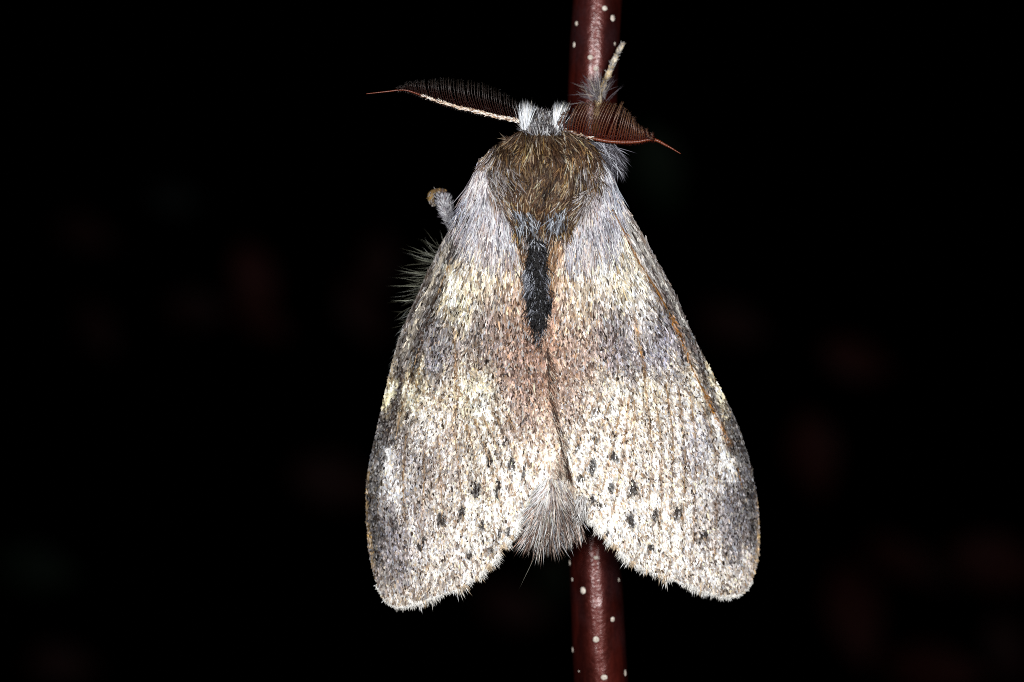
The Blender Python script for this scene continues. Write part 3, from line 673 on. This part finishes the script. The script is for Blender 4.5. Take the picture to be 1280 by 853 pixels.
# ---- head fur and the two white antennal tufts
fu = Hair()
n = 1000; x = rng.uniform(657, 702, n); y = rng.uniform(144, 171, n); u = (x - 679) / 23
c0 = mixpick([(178,178,184),(120,114,116),(66,58,58),(220,222,228),(146,138,130)], [.28,.24,.18,.2,.1], n, .3)
L = rng.uniform(10, 22, n) * (0.55 + .45 * np.abs(u))
fu.add(x, y, body_h(x, y) + rng.uniform(-.1, .2, n), -np.pi / 2 + u * .15 + rng.normal(0, .36, n) + 1.2 * (vnoise(x / 5, y / 7, 91) - .5), L, rng.uniform(1.1, 2.0, n), rng.uniform(.1, .7, n), rng.normal(0, 2, n), c0 * .35, np.clip(c0 * 1.5, 0, .9))
n = 1500; x = rng.uniform(634, 728, n); y = 165 + 9 * rng.random(n) + .0042 * (x - 680) ** 2
fu.add(x, y, 0., np.pi / 2 - (x - 680) / 46 + rng.normal(0, .45, n), rng.uniform(8, 18, n), 1.3, rng.uniform(.3, .8, n), rng.normal(0, 2, n), mixpick([(66,50,40),(104,80,58),(44,33,27),(150,134,114)], [.4,.25,.2,.15], n), surf=back_h)
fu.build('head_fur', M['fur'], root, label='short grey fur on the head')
for cx, lean in ((656, .05), (696, .22)):
    t_ = Hair(); n = 330
    x = cx + rng.normal(0, 2.0, n); y = 160 + rng.uniform(-14, 4, n)
    t_.add(x, y, 1.7 + rng.uniform(-.2, .5, n), -np.pi / 2 + lean + (x - cx) / 22 + rng.normal(0, .09, n), np.clip(y - 128 + rng.normal(0, 2.5, n), 6, 40), rng.uniform(1.1, 1.8, n), rng.uniform(.1, .4, n), rng.normal(0, 1, n), mixpick([(240,244,250),(222,226,232),(244,234,218)], [.65,.25,.10], n, .08))
    t_.build('antennal_tuft', M['fur'], root, label='small bright white tuft at an antenna base')

# ---- antennae
def antenna(line, env, npect, side, label):
    q_ = resample(line, 1.2); s_ = np.linspace(0, 1, len(q_))
    seg = np.abs(np.sin(s_ * np.pi * npect * 1.25))
    if side == 'L': r = np.interp(s_, [0, .1, .5, .75, 1], [2.7, 2.4, 1.7, 1.2, .5])
    else: r = np.interp(s_, [0, .12, .5, .8, 1], [3.0, 2.4, 2.4, 2.1, .5])
    r = r * (0.74 + .3 * seg) / PPM
    hq = q_[:, 2]
    C_ = P(q_[:, 0], q_[:, 1], hq)
    Vv, Fq, Ft = tube_arrays(C_, r * MM, 8, .05)
    cc = np.where((s_ > (.62 if side == 'L' else .22))[:, None], lin((104, 47, 26)), lin((190, 160, 134) if side == 'L' else (70, 36, 24)))
    cc = cc * (0.55 + .6 * seg)[:, None]
    cc = np.vstack([np.repeat(cc, 8, axis=0), cc[:1], cc[-1:]])
    ao = mesh('antenna', Vv, [Fq, Ft], M['chitin'], root, np.clip(cc, 0, .9), label=label)
    # pale scales lying on the shaft
    sh = Hair(); n = 800 if side == 'L' else 46
    lim = .66 if side == 'L' else .30
    t_ = rng.random(n) * lim; k_ = (t_ * (len(q_) - 1)).astype(int)
    tg = np.gradient(q_[:, :2], axis=0); an = np.arctan2(tg[k_, 1], tg[k_, 0])
    offs = rng.uniform(-1, 1, n) * r[k_] * PPM * .95
    x = q_[k_, 0] - np.sin(an) * offs; y = q_[k_, 1] + np.cos(an) * offs
    keep = rng.random(n) < np.interp(t_ / lim, [0, .7, 1], [1, 1, .25]); 
    sh.add(x[keep], y[keep], (hq[k_] + np.sqrt(np.clip(r[k_] ** 2 - (offs / PPM) ** 2, 0, 1)))[keep] + .01, (an + rng.normal(0, .28, n))[keep], rng.uniform(3, 6, keep.sum()), rng.uniform(1.2, 2, keep.sum()), .12, 0.,
           mixpick([(240,226,210),(206,180,154),(150,116,92),(252,248,244),(84,54,42)], [.32,.24,.18,.14,.12], int(keep.sum()), .2), blunt=.4)
    sh.build('shaft_scales', M['fur'], ao)
    # comb: one tooth per segment and side, each with fine cilia
    cb = Hair()
    env = np.array(env, float)
    for row in (0, 1):
        b = np.linspace(0.015, .80 if side == 'L' else .77, npect)
        bx, by, bh = [np.interp(b, s_, q_[:, k]) for k in range(3)]
        ex = bx + np.interp(b, env[:, 0], env[:, 3]); ey = by - np.interp(b, env[:, 0], env[:, 1])
        jit = rng.normal(0, .6, (npect, 2)) + (rng.random((npect, 1)) < .16) * rng.normal(0, 2.6, (npect, 2)); ex += jit[:, 0]; ey += jit[:, 1]
        bow = np.interp(b, env[:, 0], env[:, 2])
        if row == 0: eh = bh + 0.5
        else: ex = bx + (ex - bx) * .6; ey = by + (by - ey) * 0.02 + 1; eh = bh - 1.6
        for k in range(npect):
            t = np.linspace(0, 1, 9)
            px_ = bx[k] + (ex[k] - bx[k]) * t + bow[k] * np.sin(np.pi * t); py_ = by[k] + (ey[k] - by[k]) * t
            ph = bh[k] + (eh[k] - bh[k]) * t + .35 * np.sin(np.pi * t)
            rad = np.interp(t, [0, .8, 1], [.8, .45, .2]) * (1.0 if side == 'R' else .55) / PPM * MM
            Vv, Fq, Ft = tube_arrays(P(px_, py_, ph), rad, 5)
            if side == 'R': colr = lin((78, 22, 11)) * (1 - t[:, None]) + lin((104, 76, 50)) * t[:, None]
            else: colr = lin((52, 13, 8)) * (1 - t[:, None]) + lin((54, 48, 42)) * t[:, None]
            cc = np.vstack([np.repeat(colr, 5, axis=0), colr[:1], colr[-1:]])
            cb.raw(Vv, Fq, Ft, cc)
            m = 90 if side == 'R' else 26; tt = rng.uniform(.02, .97, m); sd = rng.choice([-1, 1], m)
            a0 = math.atan2(ey[k] - by[k], ex[k] - bx[k])
            cx_ = np.interp(tt, t, px_); cy_ = np.interp(tt, t, py_); ch = np.interp(tt, t, ph)
            ccol = (lin((62, 11, 6)) if side == 'R' else lin((30, 7, 4))) * np.exp(rng.normal(0, .3, (m, 1)))
            ccol = ccol * (1 - tt[:, None]) + lin((48, 30, 20) if side == 'R' else (16, 13, 11)) * tt[:, None]
            cb.add(cx_, cy_, ch, a0 + sd * rng.uniform(.6, 1.2, m), rng.uniform(2.2, 4.5, m), 0.65 if side == 'R' else .35, -.06, 0., ccol, segs=2)
    cb.build('comb', M['chitin'], ao)
    return ao
antenna([(654,158,1.6),(649,152,1.7),(625,146.5,1.9),(598,140,2.0),(570,133.5,2.1),(548,126.5,2.1),(530,120.5,2.1),(515,115,2.0),(503,112.5,2.0),(485,114.5,2.0),(458,117.5,1.9)],
        [(0,24,-1,-3),(.08,32,-2,-6),(.2,39,-3,-8),(.35,38,-3,-7),(.5,33,-2,-5),(.62,22,-1,-4),(.74,10,0,-3),(.8,4,0,-2)], 54, 'L', 'feathered antenna with a pale scaly shaft')
antenna([(698,163,1.6),(704,163,1.7),(725,169,1.6),(748,174.5,1.5),(769,177.5,1.4),(795,177.5,1.3),(816,174.5,1.2),(833,182,1.1),(851,192.5,1.0)],
        [(0,4,-2,0),(.03,22,-4,2),(.10,38,-4,12),(.2,44,-3,17),(.32,47,-2,18),(.42,46,-1,14),(.52,38,0,8),(.62,24,1,0),(.70,12,1,-5),(.77,4,0,-4)], 40, 'R', 'feathered antenna with a reddish brown comb spread over the twig')

# ---- legs
def leg(label, pts, radii, cols, fur_fn=None, seg=0, name='leg', par=None):
    pts = np.array(pts, float); q_ = resample(np.column_stack([pts, radii]), 1.5); s_ = np.linspace(0, 1, len(q_))
    r = q_[:, 3] / PPM
    if seg: r = r * (0.55 + .55 * np.abs(np.sin(s_ * np.pi * seg)) ** .7)
    Vv, Fq, Ft = tube_arrays(P(q_[:, 0], q_[:, 1], q_[:, 2]), r * MM, 10, .04)
    c = lin(np.array(cols, float)); cs = np.stack([np.interp(s_, np.linspace(0, 1, len(c)), c[:, k]) for k in range(3)], -1)
    if seg: cs = cs * (.25 + .85 * np.abs(np.sin(s_ * np.pi * seg)))[:, None]
    o = mesh(name, Vv, [Fq, Ft], M['chitin'], par or root, np.clip(np.vstack([np.repeat(cs, 10, axis=0), cs[:1], cs[-1:]]), 0, .9), label=label)
    if fur_fn:
        h_ = Hair(); fur_fn(h_, q_, s_); h_.build('leg_fur', M['fur'], o)
    return o
def coat(n, pal, wts, L, spread, s0=0., s1=1., out=1.0, wid=1.3, back=0.0):
    def fn(h_, q_, s_):
        t = rng.uniform(s0, s1, n); k = (t * (len(q_) - 1)).astype(int)
        tg = np.gradient(q_[:, :2], axis=0); an = np.arctan2(tg[k, 1], tg[k, 0])
        o_ = rng.uniform(-1, 1, n); r = q_[k, 3]
        x = q_[k, 0] - np.sin(an) * o_ * r * .9; y = q_[k, 1] + np.cos(an) * o_ * r * .9
        hh = q_[k, 2] + np.sqrt(1 - .8 * o_ ** 2) * r / PPM
        h_.add(x, y, hh, an + back + o_ * out + rng.normal(0, spread, n), L * rng.uniform(.6, 1.3, n), wid * rng.uniform(.8, 1.2, n), rng.uniform(.05, .4, n), rng.normal(0, 1.2, n), mixpick(pal, wts, n, .2))
    return fn
GREYS = [(170,168,170),(130,126,130),(92,88,94),(206,204,202)]
# foreleg on the right of the twig: femur, then the pale jointed tarsus
def fore_fur(h_, q_, s_):
    coat(130, GREYS + [(216,190,150)], [.22,.15,.08,.3,.25], 4, .22, .58, 1.0, .25, 1.1)(h_, q_, s_)
    n = 190; x = rng.normal(747, 5, n); y = rng.uniform(110, 130, n)
    h_.add(x, y, -3.6 + rng.uniform(0, 1.0, n), -np.pi / 2 + (x - 748) / 12 + rng.normal(-.2, .35, n), rng.uniform(10, 32, n), .75, rng.uniform(.0, .6, n), rng.normal(0, 5, n), mixpick([(120,114,122),(176,170,170),(76,68,76),(206,196,180)], [.35,.25,.25,.15], n))
leg('pale jointed foreleg reaching up along the twig', [(742,205,-1.5),(744,165,-2.6),(746,140,-3.2),(749,121,-3.3),(754,107,-3.4),(760,94,-3.6),(766,80,-3.8),(772,66,-4.2),(780,53,-4.7)], [5,4.5,4,4.2,3.6,3.7,3.7,3.4,2.8], [(30,24,22),(44,32,24),(120,90,50),(216,190,146),(196,166,112),(226,218,200),(214,204,190)], fore_fur, 9)
leg('foreleg hugging the twig behind the head', [(650,200,-1.8),(668,172,-3.6),(700,160,-5.0),(716,150,-5.4),(722,138,-5.2)], [5,5,4,3,2.2], [(70,62,60),(110,100,92),(150,136,116)], coat(260, GREYS, [.3,.3,.3,.1], 6, .3))
# stubby furry middle leg standing out on the left
def mid_fur(h_, q_, s_):
    coat(900, [(176,176,182),(140,138,146),(96,90,98),(206,206,208)], [.3,.28,.22,.2], 8, .25, .15, .98, .45, 1.5)(h_, q_, s_)
mid_leg = leg('furry grey middle leg jutting out beside the wing', [(640,300,-2.2),(600,305,-2.6),(574,292,-2.6),(563,275,-2.5),(556,258,-2.4),(553,243,-2.3)], [6,6,8,8,9,8], [(80,72,70),(120,112,110),(150,146,150),(130,110,112)], mid_fur)
leg('brown tip of the bent middle leg', [(557,243,-2.5),(548,241,-2.4),(541,243,-2.4),(539,249,-2.5),(543,257,-2.7)], [6.5,6,5.5,5,3], [(70,54,56),(96,74,50),(140,112,66),(190,180,164)], coat(110, [(140,114,70),(84,66,52),(176,170,166),(52,42,46)], [.28,.25,.22,.25], 3, .3, out=.3), name='tarsus', par=mid_leg)
leg('right middle leg holding the twig under the wing', [(722,270,-2.0),(770,285,-3.0),(786,310,-4.6),(766,325,-6.0)], [6,5.5,4.5,2.5], [(80,72,70),(130,120,112),(150,140,126)], coat(260, GREYS, [.3,.3,.3,.1], 7, .3))
# hind leg under the left wing, its long hairs show past the wing edge
def hind_fur(h_, q_, s_):
    for (cx_, cy_, a0, L0, m) in [(552,322,3.42,46,24),(546,330,3.30,50,22),(543,338,3.2,30,20),(540,345,3.22,44,26),(535,352,3.10,48,20),(532,358,3.0,34,18),(528,366,2.95,46,24),(524,374,2.75,40,22),(519,384,2.6,30,14),(514,398,2.95,32,16),(508,412,2.7,16,14)]:
        x = cx_ + 8 + rng.normal(0, 3, m); y = cy_ + rng.normal(0, 4, m)
        h_.add(x, y, -1.6 - rng.random(m) * 1.2, a0 + rng.normal(0, .26, m), L0 * (.25 + 1.05 * rng.random(m) ** 1.6), rng.uniform(.45, .9, m), rng.uniform(-.3, .3, m), rng.normal(-2, 8, m), mixpick([(150,152,134),(108,108,92),(190,192,182),(70,68,56)], [.35,.3,.15,.2], m, .3))
    n = 160; x = rng.uniform(497, 512, n); y = 470 - (x - 492) * 3.1 + rng.normal(0, 8, n)
    h_.add(x, y, -1.4 - .5 * rng.random(n), 2.15 + rng.normal(0, .22, n), rng.uniform(8, 22, n), rng.uniform(.7, 1.3, n), 0., rng.normal(0, 2, n), mixpick([(140,144,142),(96,100,98),(176,180,178)], [.4,.35,.25], n))
leg('hind leg with long loose hairs past the wing edge', [(650,330,-2.4),(600,320,-2.8),(568,318,-2.8),(545,352,-2.7),(526,400,-2.6),(512,440,-2.5)], [6,6,6,5,4.5,3], [(70,62,54),(110,104,92),(120,116,104)], hind_fur)
leg('hind leg folded under the body beside the twig', [(716,340,-2.2),(752,352,-3.2),(778,400,-4.6),(768,440,-6.0)], [6,5,4.5,2.5], [(80,72,70),(130,120,112)], coat(220, GREYS, [.3,.3,.3,.1], 7, .3))
# shaggy tuft on the right shoulder, behind the antenna
t_ = Hair(); n = 1300
x = rng.uniform(728, 770, n); y = rng.uniform(176, 202, n) + (x - 730) * .10
c0 = mixpick([(104,102,112),(146,146,156),(70,66,72),(182,184,192)], [.34,.28,.22,.16], n)
t_.add(x, y, .6 + rng.uniform(-1.2, .8, n), .62 + (x - 745) / 60 + rng.normal(0, .25, n), rng.uniform(14, 32, n), rng.uniform(1, 1.7, n), rng.uniform(0, .4, n), rng.normal(3, 2, n), c0)
t_.build('shoulder_tuft', M['fur'], root, label='shaggy grey tuft below the reddish antenna')
# few stray hairs at the right wing edge
